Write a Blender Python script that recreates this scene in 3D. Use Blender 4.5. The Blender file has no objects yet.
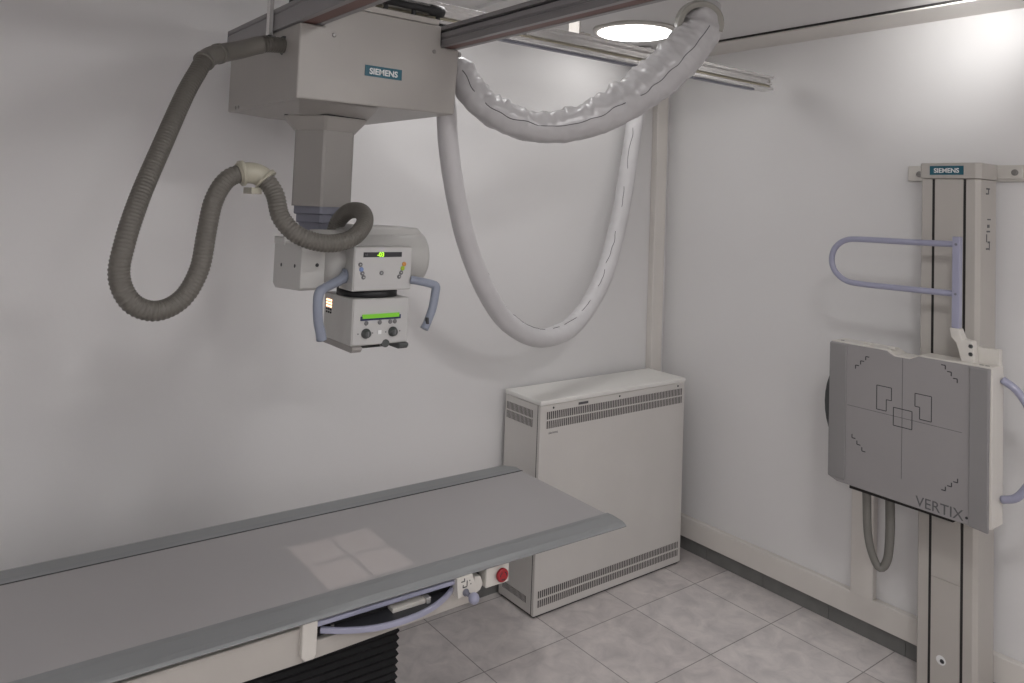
import bpy, bmesh, math, random
from mathutils import Vector, Matrix, noise
random.seed(7)
SPOTW = 3.6
COL = bpy.context.scene.collection
PI = math.pi
OFF = {}          # world offset of each parent used while building meshes in world coordinates

# ------------------------------------------------------------------ materials
def S(h):
    h = h / 255.0
    return h / 12.92 if h <= 0.04045 else ((h + 0.055) / 1.055) ** 2.4
def rgb(r, g, b): return (S(r), S(g), S(b), 1)
def mat(name, col, rough=0.5, metal=0.0, var=0.04, scale=6.0, bump=0.0, bscale=60.0, spec=0.5, emit=None, estr=0, coat=0.0):
    m = bpy.data.materials.new(name); m.use_nodes = True
    nt = m.node_tree; n = nt.nodes; l = nt.links
    b = n['Principled BSDF']
    b.inputs['Roughness'].default_value = rough; b.inputs['Metallic'].default_value = metal
    b.inputs['Specular IOR Level'].default_value = spec
    b.inputs['Coat Weight'].default_value = coat
    tc = n.new('ShaderNodeTexCoord')
    nz = n.new('ShaderNodeTexNoise'); nz.inputs['Scale'].default_value = scale; nz.inputs['Detail'].default_value = 4
    l.new(tc.outputs['Object'], nz.inputs['Vector'])
    cr = n.new('ShaderNodeValToRGB')
    cr.color_ramp.elements[0].position = 0.3; cr.color_ramp.elements[1].position = 0.7
    cr.color_ramp.elements[0].color = tuple(max(0, c * (1 - var)) for c in col[:3]) + (1,)
    cr.color_ramp.elements[1].color = tuple(min(1, c * (1 + var)) for c in col[:3]) + (1,)
    l.new(nz.outputs['Fac'], cr.inputs['Fac']); l.new(cr.outputs['Color'], b.inputs['Base Color'])
    if bump:
        n2 = n.new('ShaderNodeTexNoise'); n2.inputs['Scale'].default_value = bscale; n2.inputs['Detail'].default_value = 3
        l.new(tc.outputs['Object'], n2.inputs['Vector'])
        bp = n.new('ShaderNodeBump'); bp.inputs['Strength'].default_value = bump; bp.inputs['Distance'].default_value = 0.003
        l.new(n2.outputs['Fac'], bp.inputs['Height']); l.new(bp.outputs['Normal'], b.inputs['Normal'])
    if emit:
        b.inputs['Emission Color'].default_value = emit; b.inputs['Emission Strength'].default_value = estr
    return m
M = {}
M['wall'] = mat('painted wall', (0.73, 0.722, 0.722, 1), 0.42, var=0.015, scale=1.5, bump=0.12, bscale=35, spec=0.35)
M['ceil'] = mat('painted ceiling', (0.66, 0.65, 0.645, 1), 0.7, var=0.015, scale=2)
M['trim'] = mat('cream trunking plastic', (0.68, 0.65, 0.615, 1), 0.4, var=0.02)
M['skirt'] = mat('grey skirting tile', (0.17, 0.17, 0.165, 1), 0.4, var=0.12, scale=12)
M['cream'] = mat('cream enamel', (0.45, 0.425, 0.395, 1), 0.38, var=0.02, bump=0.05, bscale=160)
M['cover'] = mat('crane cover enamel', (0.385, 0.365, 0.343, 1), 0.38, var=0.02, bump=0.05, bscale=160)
M['creamlt'] = mat('light cream enamel', (0.62, 0.595, 0.555, 1), 0.35, var=0.02)
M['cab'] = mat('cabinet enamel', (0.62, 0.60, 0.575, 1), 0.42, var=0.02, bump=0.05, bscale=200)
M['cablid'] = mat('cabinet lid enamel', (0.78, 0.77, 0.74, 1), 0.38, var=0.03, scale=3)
M['head'] = mat('pale grey enamel', (0.46, 0.455, 0.44, 1), 0.32, var=0.02, coat=0.1)
M['panel'] = mat('light grey control face', (0.50, 0.495, 0.49, 1), 0.4, var=0.01)
M['colgrey'] = mat('column grey', (0.30, 0.285, 0.27, 1), 0.4, var=0.02)
M['stage'] = mat('blue grey anodised', (0.20, 0.205, 0.25, 1), 0.35, metal=0.3, var=0.04)
M['rail'] = mat('dark anodised aluminium', (0.27, 0.26, 0.265, 1), 0.38, metal=0.2, var=0.05, scale=3)
M['raildark'] = mat('rail groove black', (0.03, 0.03, 0.035, 1), 0.5)
M['railred'] = mat('brown rail insert', (0.16, 0.085, 0.075, 1), 0.5, var=0.1)
M['alu'] = mat('bright aluminium', (0.78, 0.77, 0.76, 1), 0.22, metal=0.7, var=0.04, scale=3)
M['brass'] = mat('yellowed steel strip', (0.42, 0.39, 0.30, 1), 0.4, metal=0.6)
M['black'] = mat('black rubber', (0.012, 0.012, 0.013, 1), 0.5, var=0.1)
M['bellows'] = mat('black bellows', (0.007, 0.007, 0.008, 1), 0.55, var=0.1, spec=0.2)
M['hose'] = mat('taupe corrugated hose', (0.125, 0.117, 0.103, 1), 0.45, var=0.04, spec=0.4)
M['hosesm'] = mat('taupe smooth cuff', (0.19, 0.18, 0.162, 1), 0.4, var=0.03)
M['clamp'] = mat('beige clamp plastic', (0.38, 0.36, 0.29, 1), 0.4)
M['ring'] = mat('grey beige cuff ring', (0.30, 0.29, 0.26, 1), 0.4)
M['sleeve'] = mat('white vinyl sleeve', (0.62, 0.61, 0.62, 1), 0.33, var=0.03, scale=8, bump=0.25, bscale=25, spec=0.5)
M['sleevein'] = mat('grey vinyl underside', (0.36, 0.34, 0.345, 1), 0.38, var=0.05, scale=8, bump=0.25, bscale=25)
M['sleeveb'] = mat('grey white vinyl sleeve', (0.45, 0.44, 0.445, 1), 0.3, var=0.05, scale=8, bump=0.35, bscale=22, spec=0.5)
M['seam'] = mat('dark seam thread', (0.06, 0.055, 0.06, 1), 0.7)
M['lav'] = mat('lavender lacquer', (0.32, 0.325, 0.43, 1), 0.3, var=0.02, coat=0.2)
M['lavgrey'] = mat('blue grey grip', (0.24, 0.265, 0.33, 1), 0.35, var=0.02)
M['tabtop'] = mat('grey laminate table top', (0.37, 0.357, 0.36, 1), 0.3, var=0.02, scale=2, spec=0.45)
M['tabrim'] = mat('satin aluminium table rim', (0.27, 0.28, 0.285, 1), 0.38, metal=0.25, var=0.03, scale=3)
M['red'] = mat('red button', (0.33, 0.012, 0.02, 1), 0.3)
M['teal'] = mat('teal badge', (0.012, 0.10, 0.145, 1), 0.35, var=0.02)
M['white'] = mat('white print', (0.75, 0.76, 0.76, 1), 0.5, var=0.0)
M['ink'] = mat('dark print', (0.03, 0.03, 0.035, 1), 0.6, var=0.0)
M['inkgrey'] = mat('grey print', (0.10, 0.10, 0.105, 1), 0.6, var=0.0)
M['vent'] = mat('vent slot dark', (0.085, 0.075, 0.075, 1), 0.7)
M['det'] = mat('grey detector face', (0.29, 0.278, 0.28, 1), 0.5, var=0.02)
M['detdk'] = mat('darker grey detector edge', (0.235, 0.228, 0.23, 1), 0.48, var=0.02)
M['shadowgap'] = mat('dark recess', (0.02, 0.018, 0.018, 1), 0.8)
M['screw'] = mat('steel screw', (0.30, 0.29, 0.28, 1), 0.35, metal=0.8)
M['knob'] = mat('dark grey knob', (0.07, 0.075, 0.075, 1), 0.4)
M['btn'] = mat('grey button', (0.16, 0.16, 0.165, 1), 0.45)
M['btnblue'] = mat('blue button', (0.20, 0.28, 0.52, 1), 0.4)
M['btnorange'] = mat('orange button', (0.55, 0.25, 0.06, 1), 0.4)
M['btngreen'] = mat('green button', (0.35, 0.50, 0.03, 1), 0.4)
M['navy'] = mat('navy strip', (0.02, 0.025, 0.09, 1), 0.4)
M['lcd'] = mat('green display', (0.10, 0.24, 0.02, 1), 0.3, emit=(0.12, 0.36, 0.02, 1), estr=0.35)
M['led'] = mat('green digits', (0.2, 0.5, 0.02, 1), 0.3, emit=(0.35, 0.8, 0.03, 1), estr=0.9)
M['glow'] = mat('glowing vent slot', (0.9, 0.5, 0.3, 1), 0.3, emit=(1.0, 0.42, 0.22, 1), estr=2.6)
M['lamp'] = mat('lit opal dome', (0.9, 0.9, 0.9, 1), 0.3, emit=(1.0, 0.985, 0.965, 1), estr=3.0)
M['cable'] = mat('grey cable', (0.17, 0.165, 0.15, 1), 0.5)
M['lampmid'] = mat('lit opal diffuser near crane', (0.9, 0.9, 0.9, 1), 0.3, emit=(1.0, 0.985, 0.98, 1), estr=6.5)
M['lampfill'] = mat('added fill lamp diffuser', (0.9, 0.9, 0.9, 1), 0.3, emit=(1.0, 0.98, 0.975, 1), estr=26.0)  # strong emission for the added fill lamps
M['tray'] = mat('dark tray', (0.035, 0.036, 0.042, 1), 0.45)

def floor_mat():
    m = bpy.data.materials.new('grey stone tiles'); m.use_nodes = True
    nt = m.node_tree; n = nt.nodes; l = nt.links; b = n['Principled BSDF']
    tc = n.new('ShaderNodeTexCoord'); mp = n.new('ShaderNodeMapping')
    mp.inputs['Location'].default_value = (-0.165, -0.345, 0)
    l.new(tc.outputs['Object'], mp.inputs['Vector'])
    br = n.new('ShaderNodeTexBrick'); br.offset = 0; br.squash = 1
    br.inputs['Scale'].default_value = 1; br.inputs['Brick Width'].default_value = 0.415; br.inputs['Row Height'].default_value = 0.415
    br.inputs['Mortar Size'].default_value = 0.0028; br.inputs['Mortar Smooth'].default_value = 0.4; br.inputs['Bias'].default_value = 0
    br.inputs['Color1'].default_value = (0.58, 0.54, 0.53, 1); br.inputs['Color2'].default_value = (0.68, 0.645, 0.635, 1)
    br.inputs['Mortar'].default_value = (0.27, 0.25, 0.245, 1)
    l.new(mp.outputs['Vector'], br.inputs['Vector'])
    nz = n.new('ShaderNodeTexNoise'); nz.inputs['Scale'].default_value = 10; nz.inputs['Detail'].default_value = 10; nz.inputs['Roughness'].default_value = 0.62; nz.inputs['Distortion'].default_value = 0.6
    l.new(tc.outputs['Object'], nz.inputs['Vector'])
    cr = n.new('ShaderNodeValToRGB'); e = cr.color_ramp.elements
    e[0].position = 0.3; e[0].color = (0.78, 0.78, 0.79, 1); e[1].position = 0.68; e[1].color = (1.12, 1.11, 1.10, 1)
    l.new(nz.outputs['Fac'], cr.inputs['Fac'])
    mx = n.new('ShaderNodeMix'); mx.data_type = 'RGBA'; mx.blend_type = 'MULTIPLY'; mx.inputs[0].default_value = 1
    l.new(br.outputs['Color'], mx.inputs[6]); l.new(cr.outputs['Color'], mx.inputs[7]); l.new(mx.outputs[2], b.inputs['Base Color'])
    b.inputs['Roughness'].default_value = 0.42
    bp = n.new('ShaderNodeBump'); bp.inputs['Strength'].default_value = 0.3; bp.inputs['Distance'].default_value = 0.002; bp.invert = True
    l.new(br.outputs['Fac'], bp.inputs['Height']); l.new(bp.outputs['Normal'], b.inputs['Normal'])
    return m
M['floor'] = floor_mat()

# ------------------------------------------------------------------ mesh builder
class MB:
    def __init__(s): s.v = []; s.f = []; s.sm = []; s.mi = []; s.mats = []
    def add(s, vs, fs, smooth=False, mi=0):
        o = len(s.v); s.v += [Vector(v) for v in vs]
        for f in fs: s.f.append([i + o for i in f]); s.sm.append(smooth); s.mi.append(mi)
        return s
    def box(s, x0, x1, y0, y1, z0, z1, mi=0):
        v = [(x, y, z) for z in (z0, z1) for y in (y0, y1) for x in (x0, x1)]
        return s.add(v, [(0, 2, 3, 1), (4, 5, 7, 6), (0, 1, 5, 4), (2, 6, 7, 3), (0, 4, 6, 2), (1, 3, 7, 5)], mi=mi)
    def prism(s, pts, axis, a, b, mi=0, smooth=False):
        """polygon (2D points) extruded along axis; 2D = (y,z) for x, (x,z) for y, (x,y) for z"""
        def P(p, t): return {'x': (t, p[0], p[1]), 'y': (p[0], t, p[1]), 'z': (p[0], p[1], t)}[axis]
        n = len(pts); v = [P(p, a) for p in pts] + [P(p, b) for p in pts]
        s.add(v, [list(range(n))[::-1], list(range(n, 2 * n))], mi=mi)
        s.add(v, [(i, (i + 1) % n, n + (i + 1) % n, n + i) for i in range(n)], smooth, mi)
        return s
    def loft(s, rings, smooth=False, cap=True, mi=0):
        n = len(rings[0]); v = [p for r in rings for p in r]; f = []
        for k in range(len(rings) - 1):
            for i in range(n): f.append((k * n + i, k * n + (i + 1) % n, (k + 1) * n + (i + 1) % n, (k + 1) * n + i))
        s.add(v, f, smooth, mi)
        if cap:
            s.add(rings[0], [list(range(n))[::-1]], mi=mi); s.add(rings[-1], [list(range(n))], mi=mi)
        return s
    def cyl(s, c, r, h, axis='z', n=32, prof=None, mi=0):
        """lathe along axis from c; prof = [(radius, t)]"""
        prof = prof or [(r, 0), (r, h)]
        ax = {'x': (Vector((1, 0, 0)), Vector((0, 1, 0)), Vector((0, 0, 1))), 'y': (Vector((0, 1, 0)), Vector((0, 0, 1)), Vector((1, 0, 0))), 'z': (Vector((0, 0, 1)), Vector((1, 0, 0)), Vector((0, 1, 0)))}
        a, u, w = ax[axis] if isinstance(axis, str) else axis
        c = Vector(c)
        rings = [[c + a * t + u * (rr * math.cos(2 * PI * i / n)) + w * (rr * math.sin(2 * PI * i / n)) for i in range(n)] for rr, t in prof]
        return s.loft(rings, True, True, mi)
    def build(s, name, m, parent=None, bevel=0, seg=2, mats=None):
        me = bpy.data.meshes.new(name)
        off = OFF.get(parent.name, Vector()) if parent else Vector()
        me.from_pydata([v - off for v in s.v], [], s.f)
        for x in (mats or [m]): me.materials.append(x)
        for p, sm, mi in zip(me.polygons, s.sm, s.mi): p.use_smooth = sm; p.material_index = mi
        bm = bmesh.new(); bm.from_mesh(me)
        bmesh.ops.remove_doubles(bm, verts=bm.verts, dist=1e-5)
        bmesh.ops.recalc_face_normals(bm, faces=bm.faces)
        bm.to_mesh(me); bm.free()
        o = bpy.data.objects.new(name, me); COL.objects.link(o)
        if parent: o.parent = parent; OFF[o.name] = off
        if bevel:
            md = o.modifiers.new('bevel', 'BEVEL'); md.width = bevel; md.segments = seg; md.limit_method = 'ANGLE'; md.angle_limit = math.radians(40); md.harden_normals = False
        return o

def thing(name, label, cat, loc=(0, 0, 0), rz=0, group=None):
    o = bpy.data.objects.new(name, None); COL.objects.link(o); o.location = loc; o.rotation_euler = (0, 0, rz)
    o.empty_display_size = 0.1
    o['label'] = label; o['category'] = cat
    if group: o['group'] = group
    OFF[o.name] = Vector(loc) if rz == 0 else Vector()
    return o
def tag(o, label, cat, group=None):
    o['label'] = label; o['category'] = cat
    if group: o['group'] = group
    return o
def lab(o, label): o['label'] = label; return o
def struct(o): o['kind'] = 'structure'; return o

def spline(pts, step=0.01, closed=False):
    """Catmull-Rom through points, resampled evenly; extra components (radius) carried along"""
    P = [Vector(p[:3]) for p in pts]; E = [p[3] if len(p) > 3 else 0 for p in pts]
    P = [P[0] * 2 - P[1]] + P + [P[-1] * 2 - P[-2]]; E = [E[0]] + E + [E[-1]]
    out = []
    for i in range(1, len(P) - 2):
        a, b, c, d = P[i - 1], P[i], P[i + 1], P[i + 2]
        for k in range(24):
            t = k / 24
            q = 0.5 * ((2 * b) + (c - a) * t + (2 * a - 5 * b + 4 * c - d) * t * t + (3 * b - a - 3 * c + d) * t ** 3)
            out.append((q, E[i] + (E[i + 1] - E[i]) * (t * t * (3 - 2 * t))))
    out.append((P[-2], E[-2]))
    L = [0]
    for i in range(1, len(out)): L.append(L[-1] + (out[i][0] - out[i - 1][0]).length)
    n = max(2, int(L[-1] / step)); res = []; j = 0
    for k in range(n + 1):
        t = L[-1] * k / n
        while j < len(L) - 2 and L[j + 1] < t: j += 1
        w = (t - L[j]) / max(1e-9, L[j + 1] - L[j])
        res.append((out[j][0].lerp(out[j + 1][0], w), out[j][1] + (out[j + 1][1] - out[j][1]) * w, t))
    return res, L[-1]
def tube(mb, pts, rad, step=0.01, n=16, fn=None, up=Vector((0, 0, 1)), mi=0, mifn=None):
    """rad float or None (4th component); fn(t, ang, pos)->radius factor"""
    res, L = spline(pts, step)
    rings = []; prev = None; frames = []
    for i, (p, e, t) in enumerate(res):
        a = res[max(0, i - 1)][0]; b = res[min(len(res) - 1, i + 1)][0]
        T = (b - a).normalized()
        if prev is None:
            N = up - T * up.dot(T)
            if N.length < 1e-3: N = Vector((1, 0, 0)) - T * T.x
        else: N = prev - T * prev.dot(T)
        N.normalize(); prev = N; B = T.cross(N)
        r = rad if rad is not None else e
        ring = []
        for k in range(n):
            an = 2 * PI * k / n
            d = N * math.cos(an) + B * math.sin(an)
            rr = r * (fn(t, an, p, L) if fn else 1)
            ring.append(p + d * rr)
        rings.append(ring); frames.append((p, T, N, B, r, t))
    mb.loft(rings, True, True, mi)
    return frames, L

def text(name, s, size, origin, xd, ud, m, parent, depth=0.0006, align='LEFT', bold=0.0, sx=1.0):
    cu = bpy.data.curves.new(name, 'FONT'); cu.body = s; cu.size = size; cu.extrude = depth; cu.align_x = align; cu.offset = bold
    t = bpy.data.objects.new(name + '_tmp', cu); COL.objects.link(t)
    dg = bpy.context.evaluated_depsgraph_get(); dg.update()
    me = bpy.data.meshes.new_from_object(t.evaluated_get(dg)); bpy.data.objects.remove(t)
    xd = Vector(xd).normalized(); ud = Vector(ud).normalized(); zd = xd.cross(ud)
    R = Matrix((xd, ud, zd)).transposed().to_4x4()
    off = OFF.get(parent.name, Vector())
    me.transform(Matrix.Translation(Vector(origin) - off) @ R @ Matrix.Diagonal((sx, 1, 1, 1)))
    me.materials.clear(); me.materials.append(m); me.name = name
    o = bpy.data.objects.new(name, me); COL.objects.link(o); o.parent = parent
    OFF[o.name] = off
    return o

# ------------------------------------------------------------------ room
XW, YW, ZC = 3.33, 2.885, 2.635
X0, Y0 = -1.7, -2.2
struct(MB().box(X0, XW, Y0, YW, -0.1, 0).build('floor', M['floor']))
struct(MB().box(X0 - .1, XW + .1, Y0 - .1, YW + .1, ZC, ZC + 0.1).build('ceiling', M['ceil']))
struct(MB().box(X0 - .1, XW + .1, YW, YW + 0.1, -0.1, ZC).build('wall_back', M['wall']))
struct(MB().box(XW, XW + 0.1, Y0, YW, -0.1, ZC).build('wall_right', M['wall']))
struct(MB().box(X0 - 0.1, X0, Y0, YW, -0.1, ZC).build('wall_left', M['wall']))
struct(MB().box(X0 - .1, XW + .1, Y0 - 0.1, Y0, -0.1, ZC).build('wall_front', M['wall']))
# dark tile skirting under cream trunking, right wall
sk = MB(); y = YW
while y > Y0:
    y2 = max(Y0, y - 0.335); sk.box(XW - 0.011, XW, y2 + 0.0015, y, 0, 0.073); y = y2
struct(sk.build('baseboard_right', M['skirt'], bevel=0.001))
sb = MB(); xx = X0
while xx < XW - 0.02:
    x2 = min(XW - 0.012, xx + 0.335); sb.box(xx, x2 - 0.0015, YW - 0.011, YW, 0, 0.073); xx = x2
struct(sb.build('baseboard_back', M['skirt'], bevel=0.001))
struct(MB().box(XW - 0.034, XW, Y0, YW - 0.001, 0.075, 0.178).build('trim_1', M['trim'], bevel=0.004))
# short vertical trunking behind the wall stand
struct(MB().box(XW - 0.034, XW - 0.0005, 1.672, 1.772, 0.174, 0.86).build('trim_2', M['trim'], bevel=0.004))
# corner trunking on back wall
struct(MB().box(3.188, 3.272, YW - 0.040, YW, 0.08, ZC).build('trim_3', M['trim'], bevel=0.004))
# ceiling battens
struct(MB().box(3.10, XW, Y0, YW, 2.620, ZC).box(3.094, 3.10, Y0, YW, 2.626, ZC, mi=1).build('trim_4', None, mats=[M['trim'], M['shadowgap']]))
struct(MB().box(1.86, 2.415, Y0, YW, 2.618, ZC).box(2.415, 2.421, Y0, YW, 2.624, ZC, mi=1).build('trim_5', None, mats=[M['ceil'], M['shadowgap']]))

# ------------------------------------------------------------------ ceiling lamps
def lamp(x, y, label, m, group=None):
    r = thing('ceiling_lamp', label, 'lamp', (x, y, ZC), group=group)
    MB().cyl((x, y, ZC - 0.016), 0.2, 0, n=48, prof=[(0.185, 0), (0.197, 0.003), (0.2, 0.016)]).build('lamp_base', M['creamlt'], r)
    pr = [(0.178 * math.cos(a), -0.010 * math.sin(a)) for a in [i * PI / 2 / 6 for i in range(6)]] + [(0.004, -0.010)]
    MB().cyl((x, y, ZC - 0.0165), 0.18, 0, n=48, prof=[(q[0], q[1]) for q in pr]).build('opal_dome', m, r)
lamp(2.655, 2.53, 'lit round opal ceiling lamp in the corner beyond the silver rail', M['lamp'])
for x, y in ((0.5, -1.1), (2.4, -1.2), (1.4, 0.4), (-1.3, -1.5), (-1.3, -0.2)):  # unseen lamps added as soft fill to brighten walls, table and floor
    lamp(x, y, 'round fill lamp added on the ceiling out of view', M['lampfill'], 'added fill lamps out of view')
lamp(1.62, 2.26, 'lit round opal ceiling lamp hidden above the crane beam near the back wall', M['lampmid'])
# small spot lamp near the right wall, just above the frame
r = thing('ceiling_spotlight', 'small white ceiling spotlight close to the right wall aimed at it', 'lamp', (2.86, 1.16, ZC))
MB().cyl((2.84, 1.15, ZC - 0.03), 0.05, 0, n=32, prof=[(0.035, 0), (0.04, 0.004), (0.04, 0.03)]).build('spot_housing', M['creamlt'], r)
sl = bpy.data.lights.new('wall_spot', 'SPOT'); sl.energy = SPOTW; sl.color = (1, .99, .97); sl.spot_size = math.radians(120); sl.spot_blend = 1.0; sl.shadow_soft_size = 0.03
so = bpy.data.objects.new('wall_spot', sl); COL.objects.link(so); so.location = (2.92, 1.2, ZC - 0.034)
so.rotation_euler = (Vector((XW, 1.385, 2.55)) - so.location).to_track_quat('-Z', 'Y').to_euler()

# ------------------------------------------------------------------ silver ceiling rail
r = thing('ceiling_rail', 'bright silver aluminium ceiling rail running along the back wall above the crane', 'rail', (1.0, 2.16, 2.37))
ra, rb = -1.3, 3.19
yz = [(2.128, 2.371), (2.128, 2.383), (2.150, 2.386), (2.150, 2.396), (2.138, 2.399), (2.138, 2.407), (2.150, 2.410), (2.150, 2.424), (2.128, 2.427), (2.128, 2.440), (2.192, 2.440), (2.192, 2.371)]
MB().prism(yz, 'x', ra, rb).build('rail_profile', M['alu'], r, bevel=0.0012)
MB().box(ra, rb - 0.004, 2.1485, 2.1505, 2.3865, 2.3955).build('inner_strip', M['brass'], r)
MB().box(rb - 0.008, rb + 0.004, 2.15, 2.191, 2.372, 2.439).build('end_cap', M['creamlt'], r)
MB().box(ra, rb - 0.1, 2.165, 2.185, 2.3655, 2.3712).build('lower_strip', M['stage'], r)
for x in (-0.6, 0.6, 1.93, 2.58):
    b = MB().box(x, x + 0.06, 2.125, 2.185, 2.440, 2.446).box(x, x + 0.006, 2.125, 2.185, 2.446, 2.618 if 1.8 < x < 2.4 else ZC)
    b.box(x, x + 0.06, 2.125, 2.185, 2.612, 2.618 if 1.8 < x < 2.4 else ZC)
    o = b.build('rail_bracket', M['cream'], r)
    MB().cyl((x + 0.035, 2.145, 2.446), 0.008, 0.006, n=6).build('bolt', M['screw'], o)

# ------------------------------------------------------------------ crane bridge
r = thing('crane_bridge', 'pair of dark grey aluminium bridge beams crossing under the ceiling rail and carrying the crane', 'crane rail', (1.1, 2.0, 2.29))
zb, zt = 2.290, 2.357
def beam(x0, x1, y0, y1, mirror=False):
    # profile in x,z with two side grooves on each flank
    g = 0.006
    prof = [(x0, zb), (x0 + .018, zb), (x0 + .018, zb + .006), (x1 - .018, zb + .006), (x1 - .018, zb), (x1, zb),
            (x1, zb + .018), (x1 - g, zb + .022), (x1 - g, zb + .026), (x1, zb + .030), (x1, zb + .044), (x1 - .012, zb + .046), (x1 - .012, zb + .052), (x1, zb + .054), (x1, zt),
            (x0, zt), (x0, zb + .054), (x0 + .004, zb + .052), (x0 + .004, zb + .048), (x0, zb + .046)]
    if mirror: prof = [(x0 + x1 - p[0], p[1]) for p in prof][::-1]
    o = MB().prism(prof, 'y', y0, y1).build('bridge_beam', M['rail'], r, bevel=0.0008)
    MB().box(x0 + .019, x1 - .019, y0 + .002, y1 - .002, zb + .001, zb + .0058).build('running_strip', M['railred'], o)
    ga, gb = (x0 + .0105, x0 + .0125) if mirror else (x1 - .0125, x1 - .0105)
    MB().box(ga, gb, y0 + .002, y1 - .002, zb + .0465, zb + .0515).build('side_groove', M['raildark'], o)
    MB().box(x0 + .001, x1 - .001, y1, y1 + .005, zb + .001, zt - .001).build('end_plate', M['stage'], o)
beam(0.826, 0.904, -1.6, 2.745)
beam(1.310, 1.380, -1.6, 2.745, True)
for y in (2.715, -1.5):
    MB().box(0.904, 1.310, y - .03, y + .02, zb + .01, zt - .005).build('cross_member', M['rail'], r)
for x in (0.86, 1.345):
    for y in (2.16,):
        o = MB().box(x - .03, x + .03, y - .03, y + .03, zt, 2.366).build('trolley', M['black'], r)
# ------------------------------------------------------------------ crane
r = thing('xray_crane', 'cream ceiling-hung x-ray tube crane with telescopic column, control head and taupe corrugated hose', 'x-ray crane', (1.035, 2.35, 1.37))
bx0, bx1, by0, by1, bz0, bz1 = 0.832, 1.378, 2.10, 2.715, 2.068, 2.288
# cover with raised middle between the beams
prof = [(bx0, bz0), (bx1 - .008, bz0 + .005), (bx1, bz1), (1.3085, bz1), (1.3085, 2.356), (1.02, 2.356), (0.9055, 2.30), (0.9055, bz1), (bx0, bz1)]
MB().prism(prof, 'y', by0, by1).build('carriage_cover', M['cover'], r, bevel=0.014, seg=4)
# belly sloping to the collar
t0 = [(0.85, by0 + .012, bz0 - .004), (1.10, by0 + .012, bz0 - .006), (1.34, by0 + .10, bz0 - .006), (1.34, by1 - .02, bz0 - .006), (0.85, by1 - .02, bz0 - .004)]
ang0 = math.atan2(-2.35, -1.035)
cx, cy = 1.035, 2.35
def hexr(R, z, k=0.0):
    # hexagon with softened corners (12 points)
    out = []
    for i in range(6):
        a = ang0 + i * PI / 3
        for d in (-0.045, 0.045):
            out.append(Vector((cx + R * 0.985 * math.cos(a + d), cy + R * 0.985 * math.sin(a + d), z)))
    return out
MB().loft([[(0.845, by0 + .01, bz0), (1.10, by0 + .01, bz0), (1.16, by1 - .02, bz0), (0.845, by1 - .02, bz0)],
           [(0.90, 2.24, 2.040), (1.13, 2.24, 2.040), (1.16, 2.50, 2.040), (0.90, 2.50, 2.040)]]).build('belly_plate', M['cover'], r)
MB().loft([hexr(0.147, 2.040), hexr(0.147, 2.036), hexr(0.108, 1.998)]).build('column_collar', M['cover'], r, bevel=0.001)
MB().loft([hexr(0.145, 2.0455), hexr(0.145, 2.039)]).build('collar_gasket', M['black'], r)
MB().loft([hexr(0.1045, 2.0), hexr(0.1045, 1.758)]).build('column_section', M['colgrey'], r)
for i, (R, a, b) in enumerate(((0.096, 1.76, 1.732), (0.087, 1.734, 1.705), (0.078, 1.707, 1.676), (0.066, 1.68, 1.615))):
    MB().loft([hexr(R, a), hexr(R, b + .004), hexr(R - .003, b)]).build('telescopic_section', M['stage'], r, bevel=0.001)
# badge, screws
o = MB().box(1.042, 1.168, by0 - .002, by0, 2.160, 2.193).build('brand_badge', M['teal'], r)
lab(o, 'teal badge with white lettering')
text('badge_lettering', 'SIEMENS', 0.0255, (1.105, by0 - .0022, 2.1675), (1, 0, 0), (0, 0, 1), M['white'], o, depth=0.0004, align='CENTER', bold=0.0007, sx=1.02)
for x, z in ((0.937, 2.266), (1.283, 2.269)):
    MB().cyl((x, by0, z), 0.006, 0, axis='y', n=16, prof=[(0.007, 0.0), (0.007, -0.0015), (0.004, -0.003)]).build('screw', M['screw'], r)
for y in (2.63, 2.60):
    MB().cyl((bx0, y, 2.078), 0.006, 0, axis='x', n=16, prof=[(0.006, 0.0), (0.006, -0.0015), (0.003, -0.003)]).build('screw', M['screw'], r)
# wheel roller and motor block on top of the carriage
MB().box(0.93, 1.30, 2.104, 2.116, 2.3575, 2.376).build('roller_bracket', M['cream'], r, bevel=.001)
MB().box(0.94, 1.295, 2.112, 2.40, 2.3555, 2.3600).build('cover_gasket', M['black'], r)
for x in (1.10, 1.20, 1.29):
    MB().box(x, x + .012, 2.104, 2.114, 2.376, 2.395).build('roller_support', M['black'], r)
MB().cyl((1.075, 2.104, 2.402), 0.016, 0, axis='x', n=24, prof=[(0.011, 0), (0.011, .185), (0.018, .19), (0.018, .235), (0.012, .24)]).build('drive_roller', M['black'], r)
MB().box(1.035, 1.068, 2.100, 2.120, 2.376, 2.412).build('motor_block', M['creamlt'], r, bevel=.002)
MB().box(0.81, 0.822, 2.29, 2.315, 2.27, 2.45).build('hose_support_post', M['alu'], r)
MB().box(0.81, 0.833, 2.29, 2.315, 2.262, 2.275).build('post_foot', M['alu'], r)
MB().cyl((1.378, 2.115, 2.276), 0.012, .018, axis='x', n=20, prof=[(.010, 0), (.010, .012), (.005, .016)]).build('eyelet', M['screw'], r)

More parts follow.
